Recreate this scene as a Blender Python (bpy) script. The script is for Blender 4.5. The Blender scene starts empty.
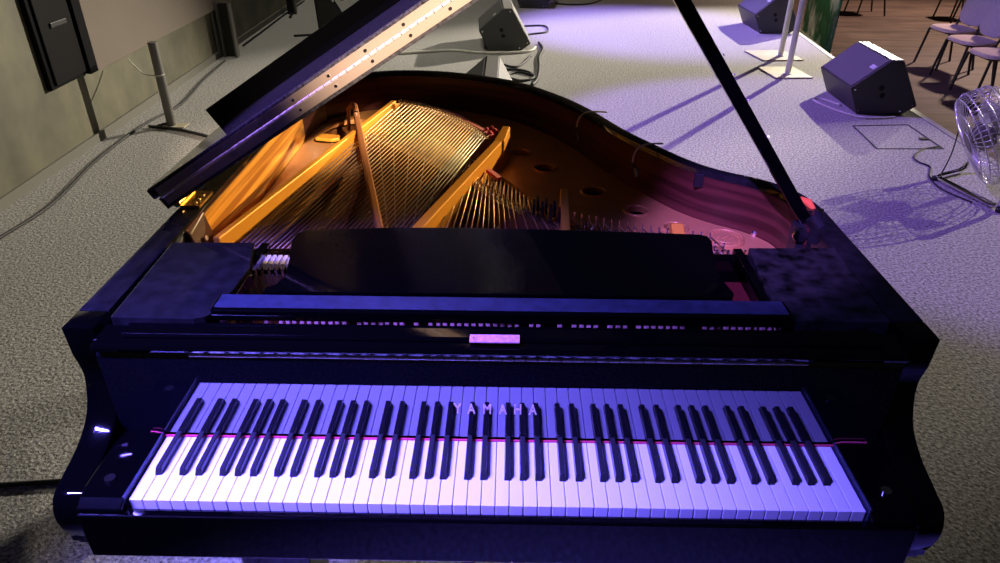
import bpy, bmesh, math, random
from mathutils import Vector, Matrix
from mathutils.geometry import tessellate_polygon
random.seed(7)
SC = bpy.context.scene
COL = SC.collection
PI = math.pi

# ------------------------------------------------------------------ materials
def mat(name, color, rough=.5, metal=0., spec=.5, ior=1.5, noise=None, bump=None, coat=0., sheen=0.,
        rough_noise=None, streak=None, emit=None):
    """noise=(scale, dark mult, light mult), streak=(sx,sy,sz,color2,amount)"""
    m = bpy.data.materials.new(name); m.use_nodes = True
    nt = m.node_tree; b = nt.nodes['Principled BSDF']
    b.inputs['Base Color'].default_value = (*color, 1)
    b.inputs['Roughness'].default_value = rough
    b.inputs['Metallic'].default_value = metal
    b.inputs['Specular IOR Level'].default_value = spec
    b.inputs['IOR'].default_value = ior
    if coat: b.inputs['Coat Weight'].default_value = coat; b.inputs['Coat Roughness'].default_value = .05
    if sheen: b.inputs['Sheen Weight'].default_value = sheen
    tc = nt.nodes.new('ShaderNodeTexCoord')
    last = None
    if noise or streak:
        if streak:
            sx, sy, sz, c2, lo, hi = streak
            mp = nt.nodes.new('ShaderNodeMapping'); mp.inputs['Scale'].default_value = (sx, sy, sz)
            nt.links.new(tc.outputs['Object'], mp.inputs['Vector'])
            n = nt.nodes.new('ShaderNodeTexNoise'); n.inputs['Scale'].default_value = 1; n.inputs['Detail'].default_value = 5
            nt.links.new(mp.outputs['Vector'], n.inputs['Vector'])
            cr = nt.nodes.new('ShaderNodeValToRGB')
            cr.color_ramp.elements[0].position = lo; cr.color_ramp.elements[0].color = (*color, 1)
            cr.color_ramp.elements[1].position = hi; cr.color_ramp.elements[1].color = (*c2, 1)
            nt.links.new(n.outputs['Fac'], cr.inputs['Fac'])
            last = cr.outputs['Color']
        if noise:
            sc, lo, hi = noise
            n = nt.nodes.new('ShaderNodeTexNoise'); n.inputs['Scale'].default_value = sc; n.inputs['Detail'].default_value = 4
            if name == 'grey carpet': n.inputs['Roughness'].default_value = .8
            nt.links.new(tc.outputs['Object'], n.inputs['Vector'])
            mr = nt.nodes.new('ShaderNodeMapRange')
            mr.inputs['From Min'].default_value = .3; mr.inputs['From Max'].default_value = .7
            mr.inputs['To Min'].default_value = lo; mr.inputs['To Max'].default_value = hi
            nt.links.new(n.outputs['Fac'], mr.inputs['Value'])
            vm = nt.nodes.new('ShaderNodeVectorMath'); vm.operation = 'SCALE'
            if last: nt.links.new(last, vm.inputs[0])
            else: vm.inputs[0].default_value = color
            nt.links.new(mr.outputs['Result'], vm.inputs['Scale'])
            last = vm.outputs['Vector']
        nt.links.new(last, b.inputs['Base Color'])
    if rough_noise:
        sc, lo, hi = rough_noise
        n = nt.nodes.new('ShaderNodeTexNoise'); n.inputs['Scale'].default_value = sc; n.inputs['Detail'].default_value = 6
        nt.links.new(tc.outputs['Object'], n.inputs['Vector'])
        mr = nt.nodes.new('ShaderNodeMapRange')
        mr.inputs['From Min'].default_value = .35; mr.inputs['From Max'].default_value = .7
        mr.inputs['To Min'].default_value = lo; mr.inputs['To Max'].default_value = hi
        nt.links.new(n.outputs['Fac'], mr.inputs['Value']); nt.links.new(mr.outputs['Result'], b.inputs['Roughness'])
    if bump:
        sc, st, dist = bump
        n = nt.nodes.new('ShaderNodeTexNoise'); n.inputs['Scale'].default_value = sc; n.inputs['Detail'].default_value = 3
        nt.links.new(tc.outputs['Object'], n.inputs['Vector'])
        bp = nt.nodes.new('ShaderNodeBump'); bp.inputs['Strength'].default_value = st; bp.inputs['Distance'].default_value = dist
        nt.links.new(n.outputs['Fac'], bp.inputs['Height']); nt.links.new(bp.outputs['Normal'], b.inputs['Normal'])
    return m

M = {}
M['lacquer'] = mat('black lacquer', (.0008, .0008, .001), rough=.06, ior=1.55)
M['fallboard'] = mat('polished black lacquer', (.003, .003, .005), rough=.02, ior=2.3)
M['dusty'] = mat('dusty black lacquer', (.011, .011, .0105), rough=.16, ior=1.5, noise=(34, .6, 1.4), rough_noise=(30, .03, .09))
M['scuffed'] = mat('scuffed black lacquer', (.012, .0118, .0105), rough=.16, ior=1.5, noise=(30, .1, 2.3), rough_noise=(30, .03, .10))
M['dusty_lid'] = mat('dusty black lid', (.05, .048, .055), rough=.10, ior=1.5, noise=(160, .4, 1.6))
M['satin'] = mat('satin black with painted blue sheen', (.022, .028, .045), rough=.42, ior=1.6, noise=(60, .7, 1.3))  # blue reflection painted into the base colour
M['ivory'] = mat('white key', (.80, .80, .80), rough=.30)
M['ebony'] = mat('black key', (.022, .022, .024), rough=.22, ior=1.5)
M['red_felt'] = mat('red felt', (.55, .015, .07), rough=.9, sheen=.3)
M['orange_felt'] = mat('orange felt', (.90, .17, .03), rough=.9)
M['gold_letter'] = mat('gilt letters', (.95, .72, .62), rough=.45, metal=.3)
M['plate'] = mat('gold plate', (.57, .27, .085), rough=.36, metal=.25, noise=(9, .85, 1.12), bump=(420, .12, .002))
M['plate_dark'] = mat('bronze plate', (.30, .115, .035), rough=.42, metal=.35, noise=(14, .8, 1.15))
M['strut'] = mat('bright gold strut', (.85, .38, .04), rough=.40, metal=.2)
M['stick'] = mat('brown strut', (.35, .14, .05), rough=.4, metal=.1)
M['veneer'] = mat('rim veneer', (.80, .38, .06), rough=.35, streak=(.9, .7, 48, (.40, .15, .02), .42, .58))
M['veneer_dark'] = mat('mahogany veneer', (.105, .027, .018), rough=.30, streak=(2, 2, 50, (.045, .011, .008), .42, .58))
M['spruce'] = mat('soundboard spruce', (.20, .08, .02), rough=.45, streak=(60, 4, 4, (.11, .038, .01), .40, .60))
M['steel_wire'] = mat('steel wire', (.50, .46, .40), rough=.34, metal=.8)
M['copper_wire'] = mat('copper wound wire', (.62, .42, .24), rough=.38, metal=.7)
M['dark_wire'] = mat('dark wire', (.16, .11, .08), rough=.45, metal=.7)
M['pin'] = mat('nickel pin', (.80, .78, .75), rough=.22, metal=1)
M['bridge'] = mat('maple bridge', (.26, .11, .035), rough=.5, noise=(30, .8, 1.2))
M['brass'] = mat('brass', (.85, .55, .16), rough=.28, metal=1)
M['hinge_metal'] = mat('nickel hinge', (.78, .66, .60), rough=.5, metal=.45)
M['wire_grille'] = mat('bright wire', (.80, .79, .80), rough=.25, metal=.55)
M['leaf_metal'] = mat('aged hinge leaf', (.42, .33, .27), rough=.5, metal=.4)
M['chrome'] = mat('chrome', (.85, .85, .86), rough=.14, metal=1)
M['black_metal'] = mat('black metal', (.012, .012, .013), rough=.4)
M['black_plastic'] = mat('black plastic', (.018, .018, .02), rough=.45)
M['pink_label'] = mat('pale label plate', (.95, .42, .42), rough=.45, noise=(130, .75, 1.1))
M['hammer_felt'] = mat('hammer felt', (.42, .20, .17), rough=.9)
M['action_wood'] = mat('action wood', (.42, .16, .10), rough=.6)
M['damper_felt'] = mat('damper felt', (.72, .68, .72), rough=.9)
M['red_wood'] = mat('dark red wood', (.07, .010, .010), rough=.35)
M['carpet'] = mat('grey carpet', (.34, .335, .325), rough=1., spec=.05, noise=(75, -.05, 2.1), bump=(90, .5, .008))
M['wall'] = mat('marbled wall', (.16, .15, .095), rough=.55, streak=(1, 2.2, .8, (.095, .092, .06), .40, .66), noise=(7, .82, 1.15))
M['panel'] = mat('taupe panel', (.16, .13, .102), rough=.75, noise=(2, .95, 1.05))
M['black_cab'] = mat('black cabinet', (.0015, .0015, .003), rough=.4, spec=.12)
M['grey_cab'] = mat('charcoal cabinet', (.003, .0028, .0035), rough=.5, spec=.12)
M['grey_metal'] = mat('grey steel', (.20, .195, .18), rough=.45, metal=.6)
M['trim'] = mat('grey trim', (.15, .145, .12), rough=.6)
M['edge_trim'] = mat('pale edge trim', (.27, .26, .26), rough=.5)
M['hall_floor'] = mat('hall floor', (.13, .083, .065), rough=.6, streak=(1.1, 9, 1, (.06, .037, .03), .38, .64), noise=(5, .85, 1.15))
M['monitor'] = mat('black monitor paint', (.055, .055, .052), rough=.55, noise=(350, .8, 1.2), bump=(300, .2, .002))
M['monitor_grille'] = mat('monitor grille', (.17, .17, .172), rough=.5, noise=(400, .7, 1.3))
M['monitor_lit_face'] = mat('painted lit faces', (.24, .235, .22), rough=.5)  # paler colour stands in for light on the top and rear faces
M['white'] = mat('white paint', (.85, .84, .85), rough=.4)
M['cream'] = mat('cream base plate', (.46, .42, .30), rough=.55, noise=(8, .85, 1.1))
M['chair_fabric'] = mat('beige chair fabric', (.72, .57, .52), rough=.9, noise=(60, .9, 1.1))
M['chair_back_lit'] = mat('chair fabric with painted violet light', (.48, .42, .50), rough=.9, noise=(60, .9, 1.1))  # violet light on the backs is put into the fabric colour
M['cable_black'] = mat('black cable', (.018, .018, .02), rough=.6)
M['cable_white'] = mat('pale cable', (.68, .66, .58), rough=.5)
M['hatch'] = mat('hatch seam', (.05, .05, .06), rough=.9)
M['blade'] = mat('metal fan blade', (.62, .60, .66), rough=.3, metal=.8)
M['dark_void'] = mat('dark hole', (.006, .004, .004), rough=.9)
m = mat('landscape print', (.02, .16, .05), rough=.6, streak=(3, 3.2, 2.6, (.62, .62, .48), .47, .60), noise=(6, .5, 1.3)); M['banner'] = m

# ------------------------------------------------------------------ helpers
class MB:
    def __init__(s): s.bm = bmesh.new()
    def box(s, x0, x1, y0, y1, z0, z1, M4=None):
        v = [s.bm.verts.new(p) for p in ((x0,y0,z0),(x1,y0,z0),(x1,y1,z0),(x0,y1,z0),(x0,y0,z1),(x1,y0,z1),(x1,y1,z1),(x0,y1,z1))]
        for f in ((0,3,2,1),(4,5,6,7),(0,1,5,4),(1,2,6,5),(2,3,7,6),(3,0,4,7)): s.bm.faces.new([v[i] for i in f])
        if M4: bmesh.ops.transform(s.bm, matrix=M4, verts=v)
        return s
    def hexa(s, pts):     # 8 points: bottom 4 ccw, top 4 ccw
        v = [s.bm.verts.new(p) for p in pts]
        for f in ((0,3,2,1),(4,5,6,7),(0,1,5,4),(1,2,6,5),(2,3,7,6),(3,0,4,7)): s.bm.faces.new([v[i] for i in f])
        return s
    def beam(s, a, b, w, h, up=(0,0,1)):
        """bar from a to b, width w, from a.z down h"""
        a = Vector(a); b = Vector(b); d = (b-a).normalized(); u = Vector(up); r = d.cross(u).normalized(); u = r.cross(d)
        p = []
        for q in (-h, 0):
            for e, sg in ((a,-1),(a,1),(b,1),(b,-1)): p.append(e + r*sg*w/2 + u*q)
        return s.hexa(p)
    def prism(s, poly, ax, t0, t1):
        """extrude closed 2D polygon. ax 'x': poly=(y,z); 'y': (x,z); 'z': (x,y)"""
        f = {'x': lambda p,t:(t,p[0],p[1]), 'y': lambda p,t:(p[0],t,p[1]), 'z': lambda p,t:(p[0],p[1],t)}[ax]
        a = [s.bm.verts.new(f(p,t0)) for p in poly]; b = [s.bm.verts.new(f(p,t1)) for p in poly]
        n = len(poly)
        s.bm.faces.new(a); s.bm.faces.new(list(reversed(b)))
        for i in range(n): s.bm.faces.new((a[i], b[i], b[(i+1)%n], a[(i+1)%n]))
        return s
    def slab(s, loops, z0, z1):
        """flat polygon with holes, thickness z0..z1"""
        tri = tessellate_polygon([[Vector((p[0],p[1],0)) for p in l] for l in loops])
        flat = [p for l in loops for p in l]
        A = [s.bm.verts.new((p[0],p[1],z0)) for p in flat]; B = [s.bm.verts.new((p[0],p[1],z1)) for p in flat]
        for t in tri:
            for V in (A, B):
                try: s.bm.faces.new([V[i] for i in t])
                except ValueError: pass
        o = 0
        for l in loops:
            n = len(l)
            for i in range(n):
                j = (i+1) % n
                s.bm.faces.new((A[o+i], A[o+j], B[o+j], B[o+i]))
            o += n
        return s
    def tube(s, pts, r, seg=8, closed=False, cap=True):
        pts = [Vector(p) for p in pts]; n = len(pts); rings = []
        rr = r if isinstance(r, (list, tuple)) else [r]*n
        prev = None
        for i, p in enumerate(pts):
            if closed: d = pts[(i+1)%n] - pts[i-1]
            else: d = pts[min(i+1,n-1)] - pts[max(i-1,0)]
            d.normalize()
            if prev is None:
                u = d.orthogonal().normalized()
            else:
                u = prev - d*prev.dot(d)
                u = u.normalized() if u.length > 1e-6 else d.orthogonal().normalized()
            prev = u; w = d.cross(u)
            rings.append([s.bm.verts.new(p + (u*math.cos(2*PI*k/seg) + w*math.sin(2*PI*k/seg))*rr[i]) for k in range(seg)])
        m_ = n if closed else n-1
        for i in range(m_):
            a, b = rings[i], rings[(i+1)%n]
            for k in range(seg): s.bm.faces.new((a[k], a[(k+1)%seg], b[(k+1)%seg], b[k]))
        if cap and not closed:
            s.bm.faces.new(list(reversed(rings[0]))); s.bm.faces.new(rings[-1])
        return s
    def cyl(s, c, r, h, axis=(0,0,1), seg=24, r2=None):
        c = Vector(c); a = Vector(axis).normalized()
        return s.tube([c, c + a*h], [r, r if r2 is None else r2], seg)
    def lathe(s, prof, c=(0,0,0), axis=(0,0,1), seg=24):
        """prof list of (radius, height)"""
        c = Vector(c); a = Vector(axis).normalized(); u = a.orthogonal().normalized(); w = a.cross(u); R = []
        for r, h in prof:
            R.append([s.bm.verts.new(c + a*h + (u*math.cos(2*PI*k/seg) + w*math.sin(2*PI*k/seg))*max(r,1e-5)) for k in range(seg)])
        for i in range(len(R)-1):
            for k in range(seg): s.bm.faces.new((R[i][k], R[i][(k+1)%seg], R[i+1][(k+1)%seg], R[i+1][k]))
        s.bm.faces.new(list(reversed(R[0]))); s.bm.faces.new(R[-1])
        return s
    def build(s, name, m, parent=None, smooth=False, bevel=0, loc=None):
        bmesh.ops.recalc_face_normals(s.bm, faces=s.bm.faces)
        me = bpy.data.meshes.new(name); s.bm.to_mesh(me); s.bm.free()
        me.materials.append(m if not isinstance(m, str) else M[m])
        if smooth:
            for p in me.polygons: p.use_smooth = True
        o = bpy.data.objects.new(name, me); COL.objects.link(o)
        if parent: o.parent = parent
        if loc: o.location = loc
        if bevel:
            b = o.modifiers.new('bevel', 'BEVEL'); b.width = bevel; b.segments = 2; b.limit_method = 'ANGLE'; b.angle_limit = .6
        if smooth == 'auto':
            w = o.modifiers.new('es', 'EDGE_SPLIT'); w.split_angle = .6
        return o

def tag(o, label=None, cat=None, group=None, kind=None):
    if label: o['label'] = label
    if cat: o['category'] = cat
    if group: o['group'] = group
    if kind: o['kind'] = kind
    return o
def empty(name, loc=(0,0,0), rz=0):
    o = bpy.data.objects.new(name, None); COL.objects.link(o); o.location = loc; o.rotation_euler = (0,0,rz)
    o.empty_display_size = .05
    return o
def copy_part(o, loc, parent, rot=None, scale=None):
    c = o.copy(); COL.objects.link(c); c.parent = parent; c.location = loc
    if rot: c.rotation_euler = rot
    if scale: c.scale = scale
    return c
def copy_tree(o, parent=None):
    c = o.copy(); COL.objects.link(c); c.parent = parent
    for ch in list(o.children): copy_tree(ch, c)
    return c
def catmull(P, k=8, closed=False):
    P = [Vector(p) for p in P]; n = len(P); out = []
    for i in range(n if closed else n-1):
        if closed: p0,p1,p2,p3 = P[i-1],P[i],P[(i+1)%n],P[(i+2)%n]
        else: p0,p1,p2,p3 = P[max(i-1,0)],P[i],P[i+1],P[min(i+2,n-1)]
        for j in range(k):
            t = j/k
            out.append(.5*((2*p1)+(p2-p0)*t+(2*p0-5*p1+4*p2-p3)*t*t+(3*p1-p0-3*p2+p3)*t**3))
    if not closed: out.append(P[-1])
    return out
def resample(P, n):
    P = [Vector(p) for p in P]; L = [0]
    for i in range(1, len(P)): L.append(L[-1] + (P[i]-P[i-1]).length)
    out = []; j = 0
    for k in range(n):
        t = L[-1]*k/(n-1)
        while j < len(P)-2 and L[j+1] < t: j += 1
        out.append(P[j].lerp(P[j+1], (t-L[j])/max(L[j+1]-L[j],1e-9)))
    return out
def offset(P, d):
    """offset an open 2D polyline to its left by d"""
    out = []
    for i, p in enumerate(P):
        t = (P[min(i+1,len(P)-1)] - P[max(i-1,0)]).normalized()
        out.append(Vector((p.x - t.y*d, p.y + t.x*d)))
    return out

# ------------------------------------------------------------------ camera
cam = bpy.data.cameras.new('camera'); camo = bpy.data.objects.new('camera', cam); COL.objects.link(camo)
pitch, yaw, roll, F = .5341, -.0141, .0055, 702.75
f_ = Vector((math.sin(yaw)*math.cos(pitch), math.cos(yaw)*math.cos(pitch), -math.sin(pitch)))
r0 = Vector((math.cos(yaw), -math.sin(yaw), 0)); u0 = r0.cross(f_)
r_ = math.cos(roll)*r0 + math.sin(roll)*u0; u_ = -math.sin(roll)*r0 + math.cos(roll)*u0
CAM = Vector((.0177, -.8113, 1.6458))
camo.matrix_world = Matrix(((r_.x,u_.x,-f_.x,CAM.x),(r_.y,u_.y,-f_.y,CAM.y),(r_.z,u_.z,-f_.z,CAM.z),(0,0,0,1)))
cam.sensor_width = 36; cam.sensor_fit = 'HORIZONTAL'; cam.lens = F/1000*36; cam.clip_start = .02; cam.clip_end = 100
SC.camera = camo

# ------------------------------------------------------------------ setting
def struct(o): o['kind'] = 'structure'; return o
LW = -2.85
edge = [(3.12,-2.5),(3.15,3.9),(3.17,4.66),(3.235,6.6),(3.31,7.7),(3.62,14)]
struct(MB().slab([[(LW-.6,-2.5)] + edge + [(LW-.6,14)]], -.5, 0).build('floor', 'carpet'))
tr = MB()
for (a, b) in zip(edge[:-1], edge[1:]): tr.beam((a[0]+.02,a[1],.004), (b[0]+.02,b[1],.004), .05, .06)
struct(tr.build('trim_1', 'edge_trim'))
struct(MB().box(2.6,14,-2.5,17,-.62,-.5).build('floor_hall', 'hall_floor'))
# left wall, slightly skewed to the piano
W0, W1 = Vector((-2.66,-2.5)), Vector((-3.04,12.5))
wd = (W1-W0).normalized(); wn = Vector((-wd.y, wd.x))     # pointing out of the room
def wall_pt(y, d=0.):                                     # point of the wall face at y, d metres into the room
    t = (y-W0.y)/wd.y; p = W0 + wd*t - wn*d; return p
struct(MB().slab([[W0, W1, W1+wn*.15, W0+wn*.15]], 0, 3.6).build('wall_left', 'wall'))
bb = MB(); a, b = wall_pt(-2.4,.012), wall_pt(12.4,.012); bb.beam((a.x,a.y,.06),(b.x,b.y,.06),.02,.06)
struct(bb.build('baseboard_left', 'trim'))
struct(MB().box(-3.6,14,16.9,17.05,-.5,4).build('wall_back', 'panel'))

def on_wall(name, y0, y1, z0, z1, d0, d1, m, parent=None, bevel=.004):
    p = [wall_pt(y0,d0), wall_pt(y0,d1), wall_pt(y1,d1), wall_pt(y1,d0)]
    return MB().slab([p], z0, z1).build(name, m, parent, bevel=bevel)
# taupe panel
pn = on_wall('wall_panel', 3.96, 8.4, .44, 1.9, .0, .05, 'panel')
tag(pn, 'large flat taupe panel fixed on the left wall beside the black cabinet', 'panel')
# black wall cabinet
cb = empty('wall_cabinet', (LW, 3.75, .46)); tag(cb, 'black wall cabinet with a slotted door at the left edge of the picture', 'cabinet')
def cabpart(name, *a, **k):
    o = on_wall(name, *a, **k); o.parent = cb; o.matrix_parent_inverse = Matrix.Translation(cb.location).inverted(); return o
cabpart('body', 3.42, 3.93, .45, 1.7, .0, .035, 'black_cab')
cabpart('frame', 3.83, 3.93, .45, 1.7, .035, .07, 'black_cab')
cabpart('door', 3.46, 3.82, .47, 1.68, .035, .05, 'grey_cab')
cabpart('handle', 3.56, 3.74, .79, .82, .05, .062, 'black_plastic')
# steel channel standing at the wall
ch = empty('steel_channel', (-2.735, 6.28, 0)); tag(ch, 'short grey steel channel post standing against the left wall', 'post')
for nm, x0, x1, y0, y1, m_ in (('flange', -.135, -.115, -.05, .02, 'grey_metal'), ('flange', -.085, -.075, -.03, .02, 'grey_metal'),
                          ('web', -.115, .03, .02, .04, 'black_metal'), ('flange', .03, .05, -.03, .04, 'grey_metal')):
    MB().box(x0, x1, y0, y1, 0, .50).build(nm, m_, ch, bevel=.002)

# ------------------------------------------------------------------ PIANO
GP = empty('grand_piano', (0, .9, 0))
tag(GP, 'open black lacquered grand piano with lid raised on its prop stick', 'piano')
PINV = Matrix.Translation((0, .9, 0)).inverted()
def P(o, parent=None):
    o.parent = parent or GP
    if parent is None: o.matrix_parent_inverse = PINV
    return o
ZR = .96
ctrl = [(.75,.60),(.75,.68),(.742,.755),(.714,.823),(.655,.885),(.575,.938),(.507,1.01),(.422,1.152),(.353,1.286),(.278,1.468),(.185,1.632),(.051,1.795),
        (-.101,1.891),(-.258,1.946),(-.415,1.956),(-.54,1.918),(-.655,1.83),(-.725,1.72),(-.75,1.58),(-.75,1.45)]
outer = [Vector((.75,.23)), Vector((.75,.42))] + catmull(ctrl, 6) + [Vector((-.75,1.0)), Vector((-.75,.6)), Vector((-.75,.23))]
outer = resample(outer, 150)
def thick(p): return .055 if p.y < .66 or p.x < -.70 else .055 - .020*min(1, (p.y-.66)/.25)
def rim_in(extra):
    return [b for b in (lambda O: [Vector((p.x-t.y*(thick(p)+extra), p.y+t.x*(thick(p)+extra))) for p, t in O])([(p, (outer[min(i+1,len(outer)-1)]-outer[max(i-1,0)]).normalized()) for i, p in enumerate(outer)])]
inner = rim_in(0)
def wall_strip(mb, A, B, z0, z1):
    """solid wall between two offset polylines"""
    n = len(A)
    V = [[mb.bm.verts.new((p.x,p.y,z)) for p in L] for L in (A,B) for z in (z0,z1)]   # A0 A1 B0 B1
    for i in range(n-1):
        for q in ((0,1),(1,3),(3,2),(2,0)):
            mb.bm.faces.new((V[q[0]][i], V[q[0]][i+1], V[q[1]][i+1], V[q[1]][i]))
    for i in (0,n-1): mb.bm.faces.new((V[0][i],V[1][i],V[3][i],V[2][i]))
    return mb
mb = MB(); wall_strip(mb, outer, inner, .60, ZR)
rim = P(mb.build('rim', 'dusty', smooth='auto', bevel=.003))
# inner veneer : golden figured wood on the bass side, mahogany elsewhere
in2 = rim_in(.0035)
k = min(range(len(in2)), key=lambda i: abs(in2[i].y-1.52) + (0 if in2[i].x < -.5 else 9))
k0 = min(range(len(in2)), key=lambda i: abs(in2[i].y-.62) + (0 if in2[i].x > .5 else 9))
k1 = min(range(len(in2)), key=lambda i: abs(in2[i].y-.62) + (0 if in2[i].x < -.5 else 9))
mb = MB(); wall_strip(mb, inner[k0:k+1], in2[k0:k+1], .775, .945)
o = P(mb.build('inner_rim', 'veneer_dark', smooth='auto')); o['label'] = 'reddish brown veneer inside the curved rim'
mb = MB(); wall_strip(mb, inner[k:k1+1], in2[k:k1+1], .775, .945)
o = P(mb.build('inner_rim', 'veneer', smooth='auto')); o['label'] = 'golden figured veneer inside the straight bass rim'
# arms
def sm(pts, k=6): return [tuple(p) for p in catmull([Vector(p) for p in pts], k)]
front = sm([(.176,.90),(.184,.845),(.158,.785),(.11,.752),(.05,.735),(.014,.722),(0,.69),(.004,.655),(.014,.625)])
prof = [(.229,.96),(.173,.96)] + front + [(.014,.612),(.026,.610),(.026,.592),(.229,.592)]
for s in (-1, 1):
    P(MB().prism(prof, 'x', s*.694, s*.75).build('arm', 'lacquer', bevel=.003, smooth='auto'))
# key bed, key slip
P(MB().box(-.69,.69,.0,.62,.605,.66).build('key_bed', 'lacquer', bevel=.004))
P(MB().box(-.69,.69,-.024,-.006,.622,.722).build('key_slip', 'lacquer', bevel=.003))
for s in (-1, 1):
    kb = MB().prism([(-.02,.66),(.17,.66),(.17,.746),(.02,.744),(.0,.739),(-.018,.728)], 'x', s*.616, s*.692).build('key_block', 'lacquer', bevel=.003)
    P(kb)
    s_ = MB().cyl((s*.655,.035,.744), .009, .005, seg=16).build('screw', 'chrome', smooth='auto'); s_.parent = kb
    P(MB().box(min(s*.6165,s*.6135),max(s*.6165,s*.6135),-.004,.152,.70,.745).build('key_block_lining', 'satin', bevel=.0005))
    P(MB().tube([(s*.6135,.151,.738),(s*.618,.1495,.745),(s*.626,.1495,.7475),(s*(.636 if s<0 else .672),.1495,.7475)], .0015, 6).build('felt_end', 'red_felt'))
# keys
PITCH = .0235
hw = 26*PITCH
wk = MB().box(-PITCH/2+.0006, PITCH/2-.0006, 0, .1535, .7125, .735)
wk = P(wk.build('white_key', 'ivory', bevel=.0012)); 
wk.location = (-hw+PITCH/2, 0, 0)
for i in range(1, 52):
    c = wk.copy(); COL.objects.link(c); c.location = (-hw+PITCH/2+i*PITCH, 0, 0)
bk = MB()
bk.hexa([(-.0062,.055,.7345),(.0062,.055,.7345),(.0062,.1535,.7345),(-.0062,.1535,.7345),
         (-.0046,.0615,.7475),(.0046,.0615,.7475),(.0046,.1535,.7475),(-.0046,.1535,.7475)])
bk = P(bk.build('black_key', 'ebony', bevel=.0014))
first = True; names = 'ABCDEFG'
for i in range(51):
    n = names[i % 7]
    if n in 'ACDFG':
        off = {'C': -.0022, 'D': .0022, 'F': -.0030, 'G': 0, 'A': .0030}[n]
        x = -hw + (i+1)*PITCH + off
        c = bk if first else bk.copy()
        if not first: COL.objects.link(c)
        c.location = (x, 0, 0); first = False
P(MB().box(-.616,.616,.1495,.1535,.7355,.7380).build('felt_strip', 'red_felt'))
# fallboard, standing upright
fp = [(.154,.742),(.154,.915),(.158,.922),(.172,.922),(.174,.742)]
fb = P(MB().prism(fp, 'x', -.692, .692).build('fallboard', 'fallboard', bevel=.001))
hg = MB()
for i in range(53):
    x = -.53 + i*.02; hg.tube([(x,.1545,.9195),(x+.0185,.1545,.9195)], .0028, 8)
h_ = hg.build('hinge', 'hinge_metal', smooth='auto'); h_.parent = fb
# gilt letters
lm = None
def letters(txt, xs, z, y, h, m):
    bmt = bmesh.new()
    for chx, x in zip(txt, xs):
        cu = bpy.data.curves.new('t', 'FONT'); cu.body = chx; cu.size = 1; cu.extrude = .01; cu.offset = .018; cu.align_x = 'CENTER'
        to = bpy.data.objects.new('t', cu); COL.objects.link(to)
        dg = bpy.context.evaluated_depsgraph_get(); me = bpy.data.meshes.new_from_object(to.evaluated_get(dg))
        me.transform(Matrix(((h*.64/.70,0,0,x),(0,0,-.05,y),(0,h/.70,0,z),(0,0,0,1))))
        bmt.from_mesh(me); bpy.data.objects.remove(to); bpy.data.curves.remove(cu); bpy.data.meshes.remove(me)
    me = bpy.data.meshes.new('lettering'); bmt.to_mesh(me); bmt.free(); me.materials.append(M[m])
    o = bpy.data.objects.new('lettering', me); COL.objects.link(o); return o
lt = letters('YAMAHA', (-.0705,-.046,-.0175,.0105,.037,.064), .799, .1536, .0225, 'gold_letter'); lt.parent = fb
lt['label'] = 'gilt capital letters on the black fallboard'
# fallboard cap and name rail
P(MB().prism([(.148,.928),(.145,.936),(.150,.944),(.205,.949),(.205,.928)], 'x', -.692, .692).build('fallboard_cap', 'lacquer', bevel=.002))
nr = P(MB().prism([(.166,.9475),(.171,.953),(.203,.955),(.205,.9475)], 'x', -.645, .655).build('name_rail', 'lacquer', bevel=.001))
lb = MB().box(-.047,.038,.1545,.176,.9535,.9565).build('label_plate', 'pink_label', bevel=.0005); lb.parent = nr; lb['label'] = 'pale pink rectangular plate'
for x in (-.041, .032): o = MB().cyl((x,.165,.9565), .0016, .001, seg=10).build('screw', 'brass'); o.parent = lb
# music shelf rail
sr = P(MB().prism([(.2145,.952),(.2145,.972),(.220,.975),(.264,.975),(.266,.952)], 'x', -.505, .512).build('music_shelf_rail', 'lacquer', bevel=.001))
o = MB().box(-.50,.507,.2205,.263,.9752,.9765).build('rail_sheen', 'satin', bevel=.0004); o.parent = sr  # thin sheet whose tint stands in for a blue reflection
# wings
for s, poly in ((-1, [(-.676,.20),(-.686,.482),(-.515,.486),(-.490,.38),(-.497,.225),(-.512,.205),(-.53,.199)]),
                (1, [(.684,.218),(.695,.494),(.515,.488),(.500,.33),(.503,.228),(.520,.218)])):
    P(MB().slab([[Vector(p) for p in poly]], .925, .966).build('shelf_wing', 'dusty' if s < 0 else 'scuffed', bevel=.002))
# music desk lying flat
dk = [(-.433,.284),(.428,.287),(.434,.300),(.426,.345),(.424,.394),(.436,.469),(.444,.510),(.440,.532),(.424,.541),(.30,.548),(.10,.556),(-.10,.560),(-.25,.556),
      (-.38,.543),(-.418,.538),(-.434,.525),(-.437,.49),(-.420,.410),(-.410,.345),(-.418,.312),(-.436,.298)]
dk_o = P(MB().slab([[Vector(p) for p in dk]], .952, .970).build('music_desk', 'lacquer', bevel=.002))
for x in (-.30, -.02, .33): o = MB().box(x-.035,x+.035,.279,.287,.948,.955).build('desk_hinge', 'hinge_metal'); o.parent = dk_o
for s in (-1, 1): P(MB().box(min(s*.488,s*.505),max(s*.488,s*.505),.27,.50,.945,.958).build('desk_slide', 'lacquer', bevel=.001))
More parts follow.
